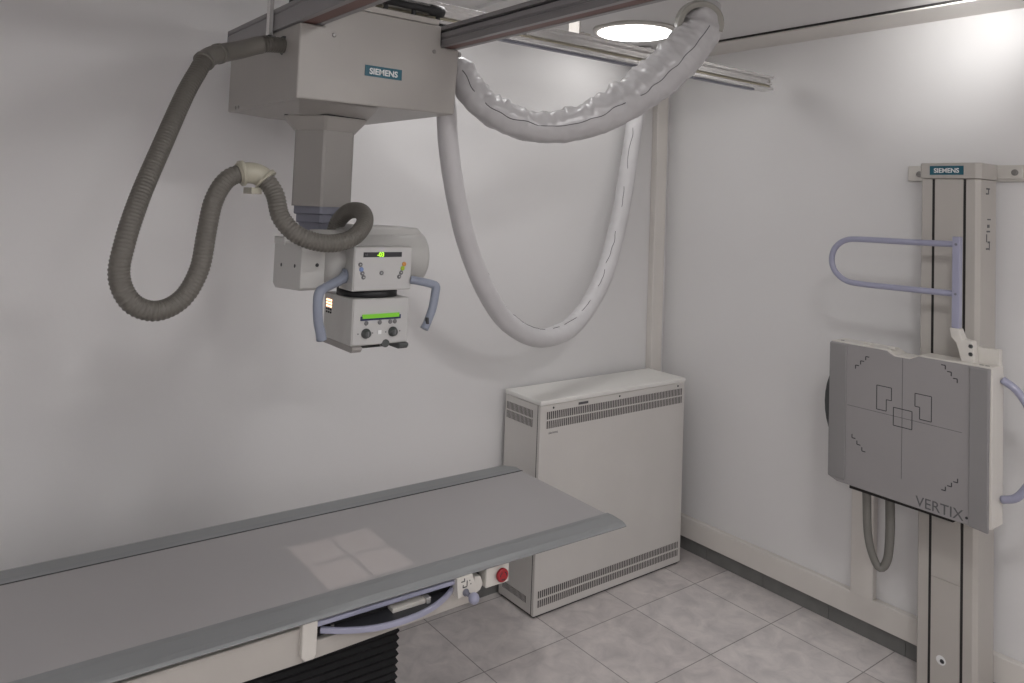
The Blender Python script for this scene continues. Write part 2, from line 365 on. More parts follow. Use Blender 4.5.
# tube head --------------------------------------------------
ty, tz, tr = 2.025, 1.621, 0.078
MB().cyl((0.862, ty, tz), tr, 0, axis='x', n=48, prof=[(.070, 0), (tr, .006), (tr, .095), (tr - .003, .098), (tr - .003, .102), (tr, .104), (tr, .275), (.079, .285), (.079, .335), (.075, .345), (.05, .350)]).build('tube_housing', M['head'], r)
blk = [(1.925, 1.55), (1.935, 1.543), (2.10, 1.533), (2.12, 1.545), (2.12, 1.655), (2.10, 1.665), (1.94, 1.662), (1.925, 1.65)]
MB().prism(blk, 'x', 0.800, 0.868).build('bearing_block', M['head'], r, bevel=.004)
MB().box(0.798, 0.84, 2.04, 2.12, 1.655, 1.676).build('bearing_bracket', M['head'], r, bevel=.003)
for y, z in ((1.965, 1.605), (2.06, 1.60)):
    MB().cyl((0.800, y, z), .005, 0, axis='x', n=12, prof=[(.005, 0), (.005, -.001), (.002, -.0015)]).build('screw', M['ink'], r)
MB().cyl((0.845, 1.9255, 1.61), .005, 0, axis='y', n=12, prof=[(.005, 0), (.005, -.001), (.002, -.0015)]).build('screw', M['ink'], r)
MB().prism([(0.96, 1.66), (1.20, 1.66), (1.20, 1.695), (1.185, 1.708), (1.02, 1.712), (0.96, 1.70)], 'y', 1.985, 2.14).build('tube_shroud', M['head'], r, bevel=.008, seg=3)
MB().box(0.95, 1.12, 2.09, 2.40, 1.575, 1.635).build('support_arm', M['stage'], r, bevel=.006)
# control head
PY = 1.900
MB().prism([(0.937, 1.539), (1.118, 1.539), (1.1175, 1.659), (0.9375, 1.659)], 'y', PY, 1.985).build('control_housing', M['head'], r, bevel=.003)
cp = MB().box(0.941, 1.114, PY - .002, PY, 1.543, 1.655).build('control_panel', M['panel'], r)
def onface(o, name, x0, x1, z0, z1, m, d=.001, y=PY - .002):
    return MB().box(x0, x1, y - d, y, z0, z1).build(name, m, o)
dw = onface(cp, 'display_window', 0.965, 1.083, 1.631, 1.6445, M['ink'])
text('display_digits', '-03', 0.0165, (1.006, PY - .0033, 1.6325), (1, 0, 0), (0, 0, 1), M['led'], dw, depth=.0003, bold=.0004)
text('display_marks', '4,0', 0.007, (0.969, PY - .0033, 1.6355), (1, 0, 0), (0, 0, 1), M['btn'], dw, depth=.0003)
def button(x, z, m, rr=.0045, name='button', o=cp, y=PY - .002):
    b = MB().cyl((x, y, z), rr, 0, axis='y', n=16, prof=[(rr, 0), (rr, -.0018), (rr * .7, -.0026)])
    return b.build(name, m, o)
for x, z, m, l in ((0.957, 1.6115, M['btn'], None), (0.9605, 1.5985, M['btnblue'], 'blue button'), (0.964, 1.588, M['btn'], None), (0.968, 1.577, M['btn'], None), (1.022, 1.5875, M['btn'], None),
                (1.092, 1.6105, M['btnorange'], 'orange button'), (1.0875, 1.599, M['btngreen'], 'yellow-green button'), (1.0835, 1.587, M['btn'], None), (1.078, 1.576, M['btn'], None)):
    bb = button(x, z, m, .0064 if l else .006)
    if l: lab(bb, l)
    if not l: MB().cyl((x, PY - .0047, z), .002, 0, axis='y', n=8, prof=[(.002, 0), (.0018, -.0004)]).build('button_mark', M['panel'], bb)
# swivel joint + collimator
MB().cyl((1.028, 1.99, 1.516), .085, .022, n=36).build('swivel_joint', M['black'], r)
CZ0, CZ1 = 1.392, 1.519
MB().prism([(0.941, CZ0), (1.115, CZ0), (1.115, CZ1 - .002), (0.941, CZ1)], 'y', PY, 2.08).build('collimator_housing', M['head'], r, bevel=.003)
fp = MB().box(0.945, 1.111, PY - .002, PY, CZ0 + .004, CZ1 - .004).build('collimator_panel', M['panel'], r)
onface(fp, 'display_backing', 0.965, 1.088, 1.460, 1.4715, M['navy'], .0025)
lab(onface(fp, 'display_window', 0.970, 1.082, 1.4655, 1.4765, M['lcd'], .0045), 'lit green display strip')
for x in (0.983, 1.024, 1.0565, 1.071):
    button(x, 1.4525, M['btn'], .006, o=fp)
for x in (0.983, 1.065):
    k = MB().cyl((x, PY - .002, 1.425), .012, 0, axis='y', n=28, prof=[(.0135, 0), (.0135, -.004), (.0105, -.005), (.010, -.014), (.008, -.016)]).build('dial_knob', M['knob'], fp)
    MB().box(x - .0015, x + .0015, PY - .0185, PY - .0178, 1.419, 1.432).build('dial_mark', M['btn'], k)
lab(onface(fp, 'square_button', 1.0195, 1.030, 1.4205, 1.4315, M['white'], .002), 'white square button')
for x in (0.960, 1.0035, 1.044, 1.088):
    onface(fp, 'printed_mark', x - .002, x + .002, 1.4235, 1.4265, M['inkgrey'], .0004)
for i in range(5):   # glowing ventilation slits in the collimator side
    z = 1.499 - i * .0085
    g = MB()
    for j in range(3): g.box(0.9404, 0.9412, 2.030 + j * .013, 2.039 + j * .013, z - .0026, z + .0026)
    g.build('ventilation_slot', M['glow'] if i < 3 else M['shadowgap'], r)
for x0 in (0.940, 1.083):
    MB().prism([(1.888, 1.384), (1.896, 1.376), (2.10, 1.376), (2.10, 1.393), (1.896, 1.393), (1.888, 1.390)], 'x', x0, x0 + .030).build('accessory_rail', M['knob'] if x0 > 1 else M['colgrey'], r, bevel=.002)
MB().cyl((1.045, 1.896, 1.394), .012, 0, axis='y', n=20, prof=[(.011, 0), (.011, .02)]).build('centring_latch', M['knob'], r)
ax_, ay_, hx_, hy_ = 1.03075, 1.99225, .00345, .0038
ap = MB().box(.995, ax_ - hx_, 1.955, 2.03, 1.3736, 1.3744).box(ax_ + hx_, 1.066, 1.955, 2.03, 1.3736, 1.3744).box(ax_ - hx_, ax_ + hx_, 1.955, ay_ - hy_, 1.3736, 1.3744).box(ax_ - hx_, ax_ + hx_, ay_ + hy_, 2.03, 1.3736, 1.3744).build('aperture_plate', M['black'], r)
MB().box(ax_ - .00011, ax_ + .00011, ay_ - hy_, ay_ + hy_, 1.3738, 1.3742).box(ax_ - hx_, ax_ + hx_, ay_ - .00011, ay_ + .00011, 1.3738, 1.3742).build('crosshair_wire', M['ink'], ap)
MB().box(.965, .996, 1.975, 2.01, 1.3736, 1.394).build('plate_bracket', M['black'], r)
MB().box(1.065, 1.085, 1.975, 2.01, 1.3736, 1.394).build('plate_bracket', M['black'], r)
# handles
def handle(pts, foot=None):
    mb = MB(); tube(mb, pts, None, step=.004, n=16)
    return mb
h = handle([(0.936, 1.945, 1.577, .015), (0.915, 1.925, 1.570, .0135), (0.845, 1.87, 1.556, .0125), (0.826, 1.858, 1.546, .0135), (0.822, 1.857, 1.520, .0125), (0.826, 1.857, 1.475, .0125), (0.835, 1.86, 1.445, .013), (0.840, 1.862, 1.425, .0135)]).build('grip_handle', M['lavgrey'], r)
lab(h, 'blue-grey bent grip handle')
MB().cyl((0.930, 1.945, 1.577), .02, .008, axis='x', n=24).build('handle_boss', M['lavgrey'], r)
h = handle([(1.118, 1.90, 1.566, .012), (1.135, 1.885, 1.563, .0115), (1.165, 1.865, 1.556, .0115), (1.176, 1.860, 1.549, .013), (1.174, 1.858, 1.530, .0125), (1.166, 1.856, 1.49, .012), (1.150, 1.852, 1.455, .0115), (1.138, 1.85, 1.434, .012)]).build('grip_handle', M['lavgrey'], r)
lab(h, 'blue-grey bent grip handle')
MB().prism([(1.8475, 1.449), (1.8475, 1.466), (1.8415, 1.466), (1.8375, 1.449)], 'x', 1.139, 1.146).build('thumb_switch', M['ink'], r)

# corrugated hose --------------------------------------------------
HA = [(0.846, 2.22, 2.236), (0.765, 2.20, 2.225), (0.692, 2.18, 2.196), (0.612, 2.13, 2.164), (0.580, 2.11, 2.142), (0.556, 2.085, 2.105), (0.518, 2.05, 2.035), (0.458, 1.98, 1.905), (0.402, 1.92, 1.775), (0.368, 1.88, 1.670), (0.360, 1.87, 1.597), (0.387, 1.86, 1.541), (0.440, 1.86, 1.521), (0.495, 1.87, 1.545), (0.532, 1.88, 1.610), (0.550, 1.9, 1.700), (0.565, 1.91, 1.773), (0.597, 1.92, 1.825), (0.640, 1.92, 1.843),
      (0.680, 1.915, 1.836), (0.708, 1.895, 1.795), (0.720, 1.872, 1.735), (0.760, 1.852, 1.692), (0.83, 1.842, 1.673), (0.904, 1.852, 1.685), (0.964, 1.90, 1.722), (0.990, 1.97, 1.752), (0.985, 2.04, 1.752), (0.975, 2.085, 1.722), (0.97, 2.10, 1.69)]
HR = 0.0225
CUF = [0.0]
res, HL = spline(HA, .01)
def arclen_at(pt):
    return min(res, key=lambda q: (q[0] - Vector(pt)).length)[2]
s_cuff0, s_cuff1 = arclen_at((0.755, 2.20, 2.222)), arclen_at((0.575, 2.1, 2.13))
s_cl0, s_cl1 = arclen_at((0.625, 1.92, 1.84)), arclen_at((0.69, 1.91, 1.825))
def ridge(t, an, p, L):
    if s_cuff0 < t < s_cuff1: return 1.06
    if s_cl0 < t < s_cl1: return .98
    amp = .055
    return 1.0 + amp * math.sin(2 * PI * t / .0088)
mb = MB(); fr, _ = tube(mb, HA, HR, step=.0022, n=20, fn=ridge)
hose = mb.build('corrugated_hose', M['hose'], r)
def at_s(s): return min(fr, key=lambda f: abs(f[5] - s))
def cuff(name, s0, s1, R, m, par):
    mm = MB(); pts = [f for f in fr if s0 <= f[5] <= s1]
    rings = []
    for k, f in enumerate(pts[::3] + [pts[-1]]):
        rings.append([f[0] + f[2] * (R * math.cos(2 * PI * i / 24)) + f[3] * (R * math.sin(2 * PI * i / 24)) for i in range(24)])
    mm.loft(rings, True); return mm.build(name, m, par)
cuff('hose_cuff', s_cuff0, s_cuff1 - .01, HR * 1.16, M['hosesm'], hose)
cuff('cuff_band', s_cuff1 - .075, s_cuff1 - .060, HR * 1.26, M['hosesm'], hose)
cuff('cuff_band', s_cuff1 - .012, s_cuff1, HR * 1.26, M['hosesm'], hose)
cuff('hose_clamp', s_cl0, s_cl1, HR * 1.18, M['clamp'], hose)
f = at_s(s_cl0 + .01); f2 = at_s(s_cl1)
for q in (f, f2):
    cuff('clamp_flange', q[5] - .005, q[5] + .005, HR * 1.42, M['clamp'], hose)
f = at_s((s_cl0 + s_cl1) / 2)
MB().box(f[0].x - .004, f[0].x + .022, f[0].y - .01, f[0].y + .05, f[0].z - .052, f[0].z - .036).build('clamp_bracket', M['clamp'], hose)
cuff('hose_socket', .0, .016, HR * 1.3, M['knob'], hose)

# ------------------------------------------------------------------ white sleeves
def wrinkle(seed, amp, k=26):
    def fn(t, an, p, L):
        c, s_ = math.cos(an), math.sin(an)
        a = noise.noise(Vector((t * k, c * 1.3 + seed, s_ * 1.3)))
        b = noise.noise(Vector((t * k * 2.3 + 9, c * 2.6 + seed, s_ * 2.6)))
        e = max(0, c) * 1.0 + 0.35
        return 1 + amp * e * (a * 1.0 + b * .55)
    return fn
def sleeve(name, pts, label, cat, seed, amp, seamang, m, gap):
    root = thing(name, label, cat, pts[0][:3])
    mb = MB(); fr, L = tube(mb, pts, None, step=.006, n=40, fn=wrinkle(seed, amp))
    mb.build('vinyl_cover', m, root)
    # seam line along the sleeve, a wavy stitched edge
    fn = wrinkle(seed, amp); n0 = int(len(fr) * .05); n1 = int(len(fr) * .92)
    sp = MB(); runs = []; cur = []
    for i in range(n0, n1, 2):
        p, T, N, B, rr, t = fr[i]
        a = seamang + .22 * noise.noise(Vector((t * 16, seed, 0)))
        q = p + (N * math.cos(a) + B * math.sin(a)) * (rr * fn(t, a, p, L) + .0002)
        if noise.noise(Vector((t * 9, seed + 4, 1))) > gap: cur.append(tuple(q))
        elif len(cur) > 3: runs.append(cur); cur = []
        else: cur = []
    if len(cur) > 3: runs.append(cur)
    for c in runs:
        sp = MB(); tube(sp, c, .0013, step=.01, n=6); sp.build('seam', M['seam'], root)
    return root, fr
HB = [(1.385, 2.165, 2.262, .03), (1.425, 2.150, 2.225, .050), (1.452, 2.12, 2.158, .052), (1.515, 2.08, 2.097, .053), (1.628, 2.02, 2.056, .055), (1.753, 1.96, 2.068, .058), (1.887, 1.90, 2.130, .066), (2.015, 1.85, 2.225, .074), (2.115, 1.80, 2.335, .080), (2.178, 1.77, 2.425, .078), (2.196, 1.755, 2.480, .066), (2.20, 1.75, 2.525, .05), (2.20, 1.75, 2.545, .03)]
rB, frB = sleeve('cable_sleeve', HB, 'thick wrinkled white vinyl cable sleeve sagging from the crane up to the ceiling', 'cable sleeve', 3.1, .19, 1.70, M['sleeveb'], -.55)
# open cuff ring at its top end
mm = MB(); cc = Vector((2.182, 1.768, 2.462)); Ax = Vector((-.62, -.70, -.28)).normalized()
U = (Vector((0, 0, 1)) - Ax * Ax.z).normalized(); V = Ax.cross(U)
rings = []
for k in range(33):
    a = -2.15 + 4.3 * k / 32 + .25
    d = U * math.cos(a) + V * math.sin(a)
    rings.append([cc + d * R_ + Ax * t_ for R_, t_ in ((.060, -.03), (.082, -.03), (.082, .045), (.078, .050), (.060, .045))])
mm.loft(rings)
mm.build('cuff_ring', M['ring'], rB, bevel=.002)
MB().box(2.188, 2.212, 1.745, 1.755, 2.53, 2.618).build('hanger_strap', M['ring'], rB)
HC = [(1.400, 2.215, 2.165, .030), (1.428, 2.24, 2.105, .036), (1.465, 2.27, 1.972, .036), (1.525, 2.30, 1.80, .036), (1.625, 2.35, 1.612, .037), (1.773, 2.42, 1.430, .038), (1.948, 2.50, 1.294, .039), (2.177, 2.58, 1.210, .041), (2.412, 2.65, 1.226, .043), (2.595, 2.70, 1.339, .044), (2.728, 2.735, 1.500, .044), (2.825, 2.755, 1.749, .044), (2.885, 2.765, 2.009, .044), (2.93, 2.77, 2.25, .044), (2.96, 2.77, 2.42, .044), (2.975, 2.77, 2.60, .044), (2.975, 2.77, 2.632, .044)]
rC, frC = sleeve('cable_sleeve', HC, 'slim white vinyl cable sleeve hanging in a deep loop against the back wall', 'cable sleeve', 11.7, .05, 0.75, M['sleeve'], -.25)

# ------------------------------------------------------------------ generator cabinet
cx0, cx1, cy0, cy1 = 2.212, 3.172, 2.600, 2.852
r = thing('generator_cabinet', 'waist-high cream metal generator cabinet with slotted vents standing in the corner', 'cabinet', ((cx0 + cx1) / 2, (cy0 + cy1) / 2, 0))
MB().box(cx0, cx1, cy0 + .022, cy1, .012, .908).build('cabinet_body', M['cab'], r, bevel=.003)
MB().box(cx0 + .01, cx1 - .01, cy0 + .01, cy1 - .01, 0, .013).build('plinth', M['shadowgap'], r)
MB().box(cx0 + .002, cx1 - .002, cy0 + .018, cy0 + .023, .014, .905).build('panel_gap', M['shadowgap'], r)
fp = MB().box(cx0, cx1 + .003, cy0, cy0 + .0185, .010, .908).build('front_panel', M['cab'], r, bevel=.004)
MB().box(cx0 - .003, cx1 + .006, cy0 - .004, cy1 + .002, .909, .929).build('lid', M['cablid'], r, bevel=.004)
def vent(o, axis, a0, a1, z0, z1, pos, slope=0, n=80):
    bk, fins = MB(), MB(); w = (a1 - a0) / n
    if axis == 'x': bk.box(a0, a1, pos - .0006, pos, z0, z1)
    else: bk.box(pos - .0006, pos, a0, a1, z0, z1)
    for i in range(n + 1):
        c = a0 + i * w; h = w * .15
        if axis == 'x': fins.box(c - h, c + h, pos - .0016, pos - .0006, z0, z1)
        else: fins.box(pos - .0016, pos - .0006, c - h, c + h, z0, z1)
    b = bk.build('vent_grille', M['vent'], o); fins.build('vent_bars', M['cab'], b)
vent(fp, 'x', cx0 + .035, cx1 - .018, .845, .878, cy0); vent(fp, 'x', cx0 + .035, cx1 - .018, .805, .838, cy0)
vent(fp, 'x', cx0 + .020, cx1 - .018, .083, .113, cy0); vent(fp, 'x', cx0 + .020, cx1 - .018, .044, .074, cy0)
vent(r, 'y', cy0 + .05, cy1 - .012, .845, .878, cx0, n=20); vent(r, 'y', cy0 + .05, cy1 - .012, .805, .838, cx0, n=20)
vent(r, 'y', cy0 + .05, cy1 - .03, .050, .078, cx0, n=20)
for x in (cx0 + .075, cx0 + .49, cx1 - .05):
    MB().cyl((x, cy0, .893), .005, 0, axis='y', n=12, prof=[(.005, 0), (.005, -.001), (.003, -.002)]).build('panel_screw', M['ink'], fp)
MB().box(cx0 + .225, cx0 + .285, cy0 - .001, cy0, .886, .897).build('type_plate', M['inkgrey'], fp)
text('printed_lettering', 'siemens', .017, (cx0 + .05, cy0 - .0005, .780), (1, 0, 0), (0, 0, 1), M['inkgrey'], fp, depth=.0003)

# ------------------------------------------------------------------ examination table (built in its own turned frame)
r = thing('examination_table', 'long grey x-ray examination table with metal rims on black bellows base', 'table', (1.928, 2.134, 0), math.radians(-1.25))
TL = -2.35
def T(x): return x - 1.915
top = MB(); top.box(TL, 0.0, -.236, .238, .722, .7500)
tt = top.build('table_top', M['tabtop'], r, bevel=.002)
MB().box(TL, .001, .2345, .2385, .735, .7512).build('rim_gap', M['shadowgap'], r)
fr_prof = [(-.236, .735), (-.236, .7508), (-.262, .7520), (-.308, .7490), (-.322, .7440), (-.328, .7390), (-.326, .7350), (-.318, .7325), (-.300, .7320), (-.300, .722), (-.25, .722)]
o = MB(); o.prism(fr_prof, 'x', TL, .008)
o.build('front_rim', M['tabrim'], r, bevel=.001)
bk_prof = [(.239, .722), (.239, .7520), (.262, .7545), (.310, .7545), (.330, .748), (.336, .738), (.330, .728), (.30, .722)]
b = MB(); n_ = len(bk_prof)
b.loft([[(TL, p[0], p[1]) for p in bk_prof], [(-.035, p[0], p[1]) for p in bk_prof], [(-.003, p[0] if p[0] < .27 else .262 + (p[0] - .262) * .2, p[1]) for p in bk_prof]])
b.build('rear_rim', M['tabrim'], r, bevel=.001)
MB().box(-.012, .0, -.23, .232, .7215, .7495).build('end_strip', M['creamlt'], r, bevel=.001)
# under frame: dark runner, cream side rails
MB().box(TL + .1, T(1.36), -.288, -.262, .672, .724).box(TL + .1, -.5, .26, .288, .66, .724).build('table_runner', M['black'], r)
MB().box(TL + .1, T(1.33), -.26, .26, .680, .721).build('carriage_frame', M['tray'], r)
sr = MB(); sr.box(TL, T(.825), -.305, -.270, .634, .716)
sr.prism([(T(.825), .634), (T(1.34), .644), (T(1.34), .680), (T(1.28), .688), (T(.825), .672)], 'y', -.305, -.270)
sr.build('side_rail', M['cream'], r, bevel=.003)
MB().box(TL, T(1.1), .27, .30, .634, .716).build('side_rail', M['cream'], r, bevel=.003)
MB().prism([(T(.812), .652), (T(.822), .640), (T(.846), .640), (T(.852), .652), (T(.852), .742), (T(.812), .742)], 'y', -.322, -.27).build('rail_end_bracket', M['creamlt'], r, bevel=.004)
# bucky tray : lavender bar, arc pull, dark tray, metal clamp
lab(MB().box(T(.852), T(1.278), -.318, -.300, .714, .727).build('guide_bar', M['lav'], r, bevel=.003), 'lavender guide bar')
arc = [(T(.868), -.300, .699), (T(.92), -.336, .699), (T(.99), -.366, .699), (T(1.07), -.374, .699), (T(1.15), -.362, .699), (T(1.22), -.330, .699), (T(1.27), -.292, .699)]
res_a, _ = spline(arc, .012)
trm = MB()
pts = [(q[0].x, q[0].y + .006) for q in res_a]
trm.prism(pts + [(T(1.27), -.16), (T(.868), -.16)], 'z', .684, .6885)
tray = trm.build('cassette_tray', M['tray'], r)
am = MB(); rings = []
for i, q in enumerate(res_a):
    a_ = res_a[max(0, i - 1)][0]; b_ = res_a[min(len(res_a) - 1, i + 1)][0]; d = (b_ - a_).normalized(); nrm = Vector((-d.y, d.x, 0))
    p = q[0]
    rings.append([p + nrm * -.006 + Vector((0, 0, -.010)), p + nrm * .004 + Vector((0, 0, -.010)), p + nrm * .004 + Vector((0, 0, .004)), p + nrm * -.006 + Vector((0, 0, .004))])
am.loft(rings); lab(am.build('tray_pull', M['lav'], r, bevel=.002), 'lavender curved tray pull')
MB().box(T(1.065), T(1.165), -.318, -.24, .6885, .700).build('tray_clamp', M['creamlt'], tray, bevel=.002)
MB().box(T(1.165), T(1.178), -.325, -.235, .6885, .706).build('clamp_jaw', M['alu'], tray, bevel=.002)
MB().cyl((T(1.205), -.27, .6885), .005, .006, n=12).build('tray_screw', M['screw'], tray)
MB().cyl((T(.905), -.29, .6885), .005, .006, n=12).build('tray_screw', M['screw'], tray)
# switch plate and lever knob
sw = MB().prism([(T(1.256), .736), (T(1.308), .738), (T(1.326), .686), (T(1.262), .680)], 'y', -.332, -.300).build('switch_plate', M['creamlt'], r, bevel=.002)
g = MB()
for x_, z_, w_, h_ in ((1.276, .724, .012, .0028), (1.281, .728, .0028, .008), (1.290, .716, .0028, .016), (1.283, .7075, .014, .0028), (1.277, .711, .0028, .007), (1.299, .722, .003, .003), (1.303, .712, .003, .003)):
    g.box(T(x_) - w_ / 2, T(x_) + w_ / 2, -.3326, -.332, z_ - h_ / 2, z_ + h_ / 2)
g.build('printed_symbol', M['ink'], sw)
MB().cyl((T(1.286), -.332, .693), .008, 0, axis='y', n=20, prof=[(.010, 0), (.010, -.004), (.006, -.006), (.006, -.018)]).build('lever_stem', M['stage'], sw)
kp = [(.004 if i in (0, 12) else .0155 * math.sin(PI * i / 12), -.015 - .0165 + .0165 * math.cos(PI * i / 12)) for i in range(13)]
ko = MB().cyl((T(1.294), -.332, .687), .015, 0, axis='y', n=24, prof=kp).build('lever_knob', M['lav'], sw)
lab(ko, 'round lavender lever knob')
MB().prism([(T(1.33), .664), (T(1.352), .672), (T(1.362), .688), (T(1.352), .712), (T(1.33), .716)], 'y', -.31, -.27).build('rail_end_stub', M['creamlt'], r, bevel=.003)
# emergency stop
eb = MB().box(T(1.366), T(1.448), -.318, -.255, .676, .735).build('emergency_stop_box', M['creamlt'], r, bevel=.003)
MB().box(T(1.30), T(1.42), -.262, -.20, .69, .722).build('stop_box_arm', M['black'], r)
o = MB().cyl((T(1.415), -.318, .707), .018, 0, axis='y', n=28, prof=[(.010, 0), (.010, -.006), (.0195, -.008), (.0195, -.015), (.016, -.018)]).build('emergency_button', M['red'], eb)
am = MB()
for k in range(3):
    a = k * 2 * PI / 3
    for j in range(5):
        aa = a + j * .25
        am.box(T(1.415) + .011 * math.cos(aa) - .0014, T(1.415) + .011 * math.cos(aa) + .0014, -.3366, -.336, .707 + .011 * math.sin(aa) - .0014, .707 + .011 * math.sin(aa) + .0014)
am.build('arrow_print', M['btnorange'] if False else M['ink'], o)
# bellows column
bl = MB(); x0_, x1_, y0_, y1_ = T(-.05), T(1.135), -.235, .22
rings = []; zz = .02; k = 0
while zz < .66:
    e = 0.006 if k % 2 else 0.0
    rings.append([(x0_ + e, y0_ + e, zz), (x1_ - e, y0_ + e, zz), (x1_ - e, y1_ - e, zz), (x0_ + e, y1_ - e, zz)]); zz += .0105; k += 1
bl.loft(rings); bl.build('bellows', M['bellows'], r)
MB().box(x0_ - .02, x1_ + .02, y0_ - .02, y1_ + .02, 0, .022).build('base_plate', M['black'], r, bevel=.004)

# ------------------------------------------------------------------ wall mounting rail
r = thing('wall_mount_rail', 'flat white mounting rail screwed to the right wall behind the stand top', 'rail', (XW, 1.1, 1.98))
MB().box(XW - .018, XW, .2, 1.555, 1.949, 2.012).build('rail_bar', M['creamlt'], r, bevel=.002)
for y in (1.508,):
    MB().cyl((XW - .018, y, 1.978), .010, 0, axis='x', n=20, prof=[(.012, 0), (.012, -.003), (.007, -.008)]).build('wall_screw', M['screw'], r)
o = MB().box(XW - .026, XW - .018, 1.125, 1.215, 1.958, 2.0).build('clamp_plate', M['creamlt'], r, bevel=.002)
MB().cyl((XW - .026, 1.152, 1.983), .010, 0, axis='x', n=20, prof=[(.012, 0), (.012, -.003), (.008, -.008)]).build('clamp_screw', M['screw'], o)

# ------------------------------------------------------------------ wall stand
r = thing('bucky_wall_stand', 'tall cream wall bucky stand with grey detector panel and lavender grab bar', 'x-ray stand', (3.19, 1.3, 0))
sx0, sx1, sy0, sy1 = 3.110, 3.262, 1.200, 1.408
colp = [(sx0, sy0 + .014), (sx0, sy1 - .004), (sx0 + .004, sy1), (sx1, sy1), (sx1, sy0), (sx0 + .016, sy0)]
MB().prism(colp, 'z', 0, 1.948).build('column', M['cream'], r, bevel=.002)
capp = [(sx0 - .004, sy0 + .012), (sx0 - .004, sy1), (sx0 + .002, sy1 + .004), (sx1, sy1 + .004), (sx1, sy0 - .004), (sx0 + .014, sy0 - .004)]
MB().prism(capp, 'z', 1.950, 2.010).build('column_cap', M['cream'], r, bevel=.004)
for y in (1.3615, 1.2500):
    MB().box(sx0 - .0008, sx0 + .001, y - .0045, y + .0045, .01, 1.948).build('column_slot', M['shadowgap'], r)
MB().box(sx0 - .002, sx0, 1.2555, 1.3560, .46, 1.946).box(sx0 - .0025, sx0, 1.2555, 1.3560, .012, .456).build('slot_cover', M['cream'], r)
o = MB().box(sx0 - .006, sx0 - .004, 1.2535, 1.3745, 1.9645, 1.9985).build('brand_badge', M['teal'], r)
lab(o, 'teal badge with white lettering')
text('badge_lettering', 'SIEMENS', .0245, (sx0 - .0064, 1.314, 1.9725), (0, -1, 0), (0, 0, 1), M['white'], o, depth=.0003, align='CENTER', bold=.0006)
o = MB().cyl((sx0 - .0025, 1.318, .165), .012, 0, axis='x', n=20, prof=[(.017, 0), (.017, -.0008)]).build('cover_sticker', M['white'], r)
MB().cyl((sx0 - .0035, 1.314, .163), .008, 0, axis='x', n=14, prof=[(.008, 0), (.006, -.003)]).build('cover_screw', M['ink'], o)
g = MB(); ys = sy0 - .0006
for x, z, w, h in ((3.195, 1.915, .03, .006), (3.20, 1.905, .006, .022), (3.185, 1.896, .014, .006), (3.205, 1.80, .03, .005), (3.20, 1.775, .02, .012), (3.20, 1.755, .03, .006), (3.185, 1.73, .007, .03), (3.205, 1.715, .02, .007), (3.195, 1.69, .03, .006), (3.21, 1.70, .006, .03)):
    g.box(x - .01 - w / 2, x - .01 + w / 2, ys - .0004, sy0 + .0004, z - h / 2, z + h / 2)
g.build('warning_pictogram', M['inkgrey'], r)
# carriage between column and panel
MB().box(3.052, 3.108, 1.22, 1.39, .80, 1.24).build('panel_carriage', M['cream'], r, bevel=.004)
# detector
px = 2.95; yL, yR, zT, zB = 1.680, 1.095, 1.292, .748
dt = MB()
def ztop(y):   # top edge with the central chin notch
    d = abs(y - 1.398)
    if d < .028: return zT - .016
    if d < .06: return zT - .016 + .016 * (d - .028) / .032
    return zT
ysamp = [yR, 1.2, 1.30, 1.338, 1.370, 1.398, 1.426, 1.458, 1.55, yL]
poly = [(yR, zB)] + [(y, ztop(y)) for y in ysamp] + [(yL, zB + .018), (yL - .03, zB + .010), (yL - .03, zB)]
dt.prism(poly, 'x', px + .004, px + .100)
dt.build('detector_body', M['creamlt'], r, bevel=.003)
face = MB()
polyf = [(yR + .01, zB - .006)] + [(y if 1.1 < y < 1.67 else (yR + .004 if y < 1.2 else yL - .002), ztop(y) - .004) for y in ysamp] + [(yL - .002, zB + .010), (yL - .035, zB - .002)]
face.prism(polyf, 'x', px - .004, px + .0035)
fc = face.build('detector_face', M['det'], r, bevel=.0015)
MB().box(px - .010, px + .002, yL - .070, yL + .001, zB + .012, zT - .006).build('side_strip', M['detdk'], fc, bevel=.004)
MB().prism([(yR + .006, zB - .012), (yR + .006, zT - .004), (yR + .068, zT - .006), (yR + .068, zB - .006)], 'x', px - .012, px + .002).build('side_strip', M['detdk'], fc, bevel=.004)
FX = px - .0042
def line(mb, y0, z0, y1, z1, w=.0015):
    a = Vector((0, y0, z0)); b = Vector((0, y1, z1)); d = (b - a).normalized(); n2 = Vector((0, -d.z, d.y)) * w * .5
    q = [a + n2, b + n2, b - n2, a - n2]
    mb.prism([(v.y, v.z) for v in q], 'x', FX - .0004, FX + .0006)
yc, zc = 1.394, 1.052
g = MB(); line(g, yc, zT - .02, yc, .83); line(g, 1.606, zc, 1.188, zc); g.build('centre_lines', M['inkgrey'], fc)
def loop(name, P):
    g = MB()
    for i in range(len(P)): line(g, *P[i], *P[(i + 1) % len(P)], w=.0028)
    g.build(name, M['ink'], fc)
loop('printed_field', [(1.426, 1.084), (1.358, 1.084), (1.358, 1.018), (1.426, 1.018)])
loop('printed_field', [(1.490, 1.153), (1.434, 1.153), (1.434, 1.106), (1.453, 1.106), (1.453, 1.063), (1.490, 1.063)])
loop('printed_field', [(1.348, 1.153), (1.290, 1.153), (1.290, 1.063), (1.331, 1.063), (1.331, 1.106), (1.348, 1.106)])
g = MB()
def steps(y, z, sy, sz, fy, fz):
    for k in range(3):
        a, b = y + sy * k * .020, z + sz * k * .020
        line(g, a, b, a + fy * .014, b, .0035); line(g, a, b, a, b + fz * .014, .0035)
steps(1.575, 1.212, -1, 1, -1, -1)
steps(1.204, 1.246 - .012, 1, 1, 1, -1)
steps(1.585, .930, -1, -1, -1, 1)
steps(1.200, .876, 1, -1, 1, 1)
g.build('corner_marks', M['ink'], fc)
